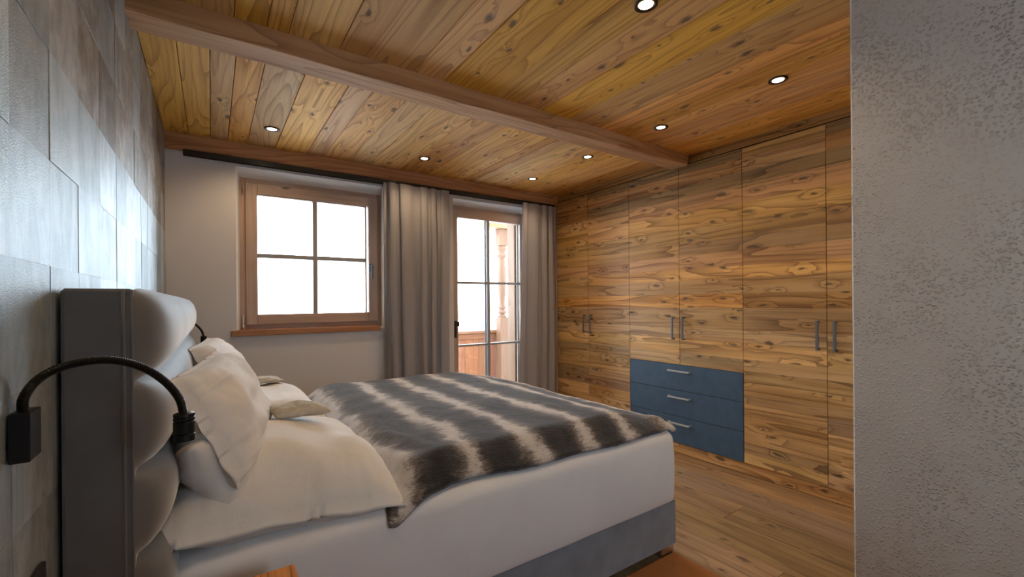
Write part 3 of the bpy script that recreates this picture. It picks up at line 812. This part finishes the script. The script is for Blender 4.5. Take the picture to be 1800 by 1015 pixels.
PG = 'white pillows at the headboard'
pillow('pillow', M['linen'], (.190, 1.735, .682), (.332, 0, -.022), (0, .405, 0), (0, 0, .135), 'large white pillow lying flat at the near side of the bed, under a linen sachet', 'pillow', PG,
       back=.72, sd=1.0, wr=.012, flange=.03, pw=3.0, ex=.55, pinch=.05, droop=lambda u, v: (0, 0, -.050 * max(0, -v) ** 3 - .012 * abs(u) ** 4))
pillow('pillow', M['linen'], (.175, 2.70, .690), (.31, 0, -.022), (0, .40, 0), (0, 0, .115), 'large white pillow lying flat at the window side, under the far sachet', 'pillow', PG,
       back=.45, sd=5.0, wr=.010, flange=.03, pw=3.0, ex=.55, pinch=.05)
pillow('pillow', M['linen'], (.000, 1.73, .785), (0, .36, 0), (-.050, 0, .100), (.09, 0, .05), 'white pillow squeezed low against the headboard beneath the near upright pillow', 'pillow', PG,
       back=.9, sd=8.0, wr=.010, pw=3, ex=.5)
pillow('pillow', M['linen'], (.030, 1.76, .900), (.050, .380, 0), (-.075, .01, .155), (.095, -.0125, .046), 'plump white pillow leaning on the headboard at the near side, nearest the bent reading lamp', 'pillow', PG,
       back=.85, sd=3.0, wr=.016, flange=.03, pw=3.2, ex=.5, pinch=.05)
pillow('pillow', M['linen'], (.022, 2.72, .905), (.035, .383, 0), (-.075, .007, .150), (.095, -.009, .046), 'plump white pillow leaning on the headboard at the window side', 'pillow', PG,
       back=.5, sd=11.0, wr=.016, flange=.03, pw=3.2, ex=.5, pinch=.05)
SG = 'linen sachets'
pillow('sachet', M['sachet'], (.270, 1.835, .840), (.098, .012, -.006), (-.010, .065, .006), (0, 0, .026), 'small natural linen sachet lying on the near flat pillow', 'sachet', SG, back=.5, n=30, sd=2, wr=.006, pinch=.04, ex=.5)
pillow('sachet', M['sachet'], (.235, 2.80, .818), (.090, .012, -.004), (-.010, .065, .0), (0, 0, .020), 'small natural linen sachet lying on the flat pillow by the window', 'sachet', SG, back=.5, n=30, sd=6, wr=.005, pinch=.04, ex=.5)


# reading lamps -------------------------------------------------------------
def catmull(P, n=12):
    P = [Vector(p) for p in P]; P = [P[0] * 2 - P[1]] + P + [P[-1] * 2 - P[-2]]; out = []
    for i in range(1, len(P) - 2):
        for k in range(n):
            t = k / n
            out.append(.5 * ((2 * P[i]) + (-P[i - 1] + P[i + 1]) * t + (2 * P[i - 1] - 5 * P[i] + 4 * P[i + 1] - P[i + 2]) * t * t + (-P[i - 1] + 3 * P[i] - 3 * P[i + 1] + P[i + 2]) * t ** 3))
    out.append(P[-2]); return out


rl_ = root('reading_lamp', (L, .99, 1.0), 'black gooseneck reading lamp bent over the near pillow from the panelled wall', 'lamp', 'bedside reading lamps')
box('wall_box', M['black'], rl_, L + .0025, -.228, .962, 1.016, 1.006, 1.081, .0015)
pts = catmull([(-.241, .985, 1.080), (-.240, .985, 1.100), (-.228, .988, 1.124), (-.206, .993, 1.141), (-.173, .998, 1.150), (-.138, 1.0, 1.149), (-.101, 1.0, 1.134), (-.070, 1.0, 1.106), (-.050, 1.0, 1.074), (-.043, 1.0, 1.044)], 26)
MB().tube(pts, lambda i: .0062 + .0009 * (i % 2), 14).obj('gooseneck', M['black'], rl_, smooth=False)
MB().lathe(-.0425, 1.0, [(.010, 1.047), (.016, 1.045), (.0165, 1.040), (.0150, 1.0385), (.0165, 1.037), (.0165, 1.033), (.0150, 1.0315), (.0165, 1.030), (.0165, 1.010), (.0150, 1.0085), (.0165, 1.007), (.0165, .996), (.012, .995)], 28).obj('lamp_head', M['black'], rl_)
r2 = dup_tree(rl_); r2.location = (L + .012, 3.38, .998)
r2['label'] = 'black gooseneck reading lamp showing beyond the far end of the headboard'
r2.location = (L, 3.38, .998)
sk = MB().box(L + .0025, -.243, 1.045, 1.105, .735, .795, .002).obj('wall_socket', M['blackp'], None)
tag(sk, 'small black wall socket low on the panelled wall beside the headboard', 'socket')

# nightstand ------------------------------------------------------------------
ns = root('nightstand', (-.04, .98, 0), 'bedside table with orange-brown wooden top at the bottom edge of the photograph', 'bedside table')
o = box('top', M['stand'], ns, L + .004, .165, .74, 1.208, .572, .600, .002); o['seed'] = 2.0
o = box('cabinet_body', M['stand'], ns, L + .01, .155, .75, 1.20, .06, .5715, .002); o['seed'] = 6.0
for q in (.32, .56): pass
f_ = box('drawer', M['stand'], ns, .155, .172, .755, 1.195, .32, .566, .002); f_['seed'] = 7
f_ = box('drawer', M['stand'], ns, .155, .172, .755, 1.195, .066, .316, .002); f_['seed'] = 8
for (x, y) in ((-.23, .77), (.13, .77), (-.23, 1.18), (.13, 1.18)): box('leg', M['black'], ns, x, x + .02, y - .01, y + .01, 0, .06)

# rug --------------------------------------------------------------------------
rg_ = MB().box(.28, 1.878, .45, 1.354, .0005, .007, .003).obj('rug', M['rug'], None)
tag(rg_, 'flat tan rug on the floor planks along the near side of the bed', 'rug')
for l in bed.children:
    pass
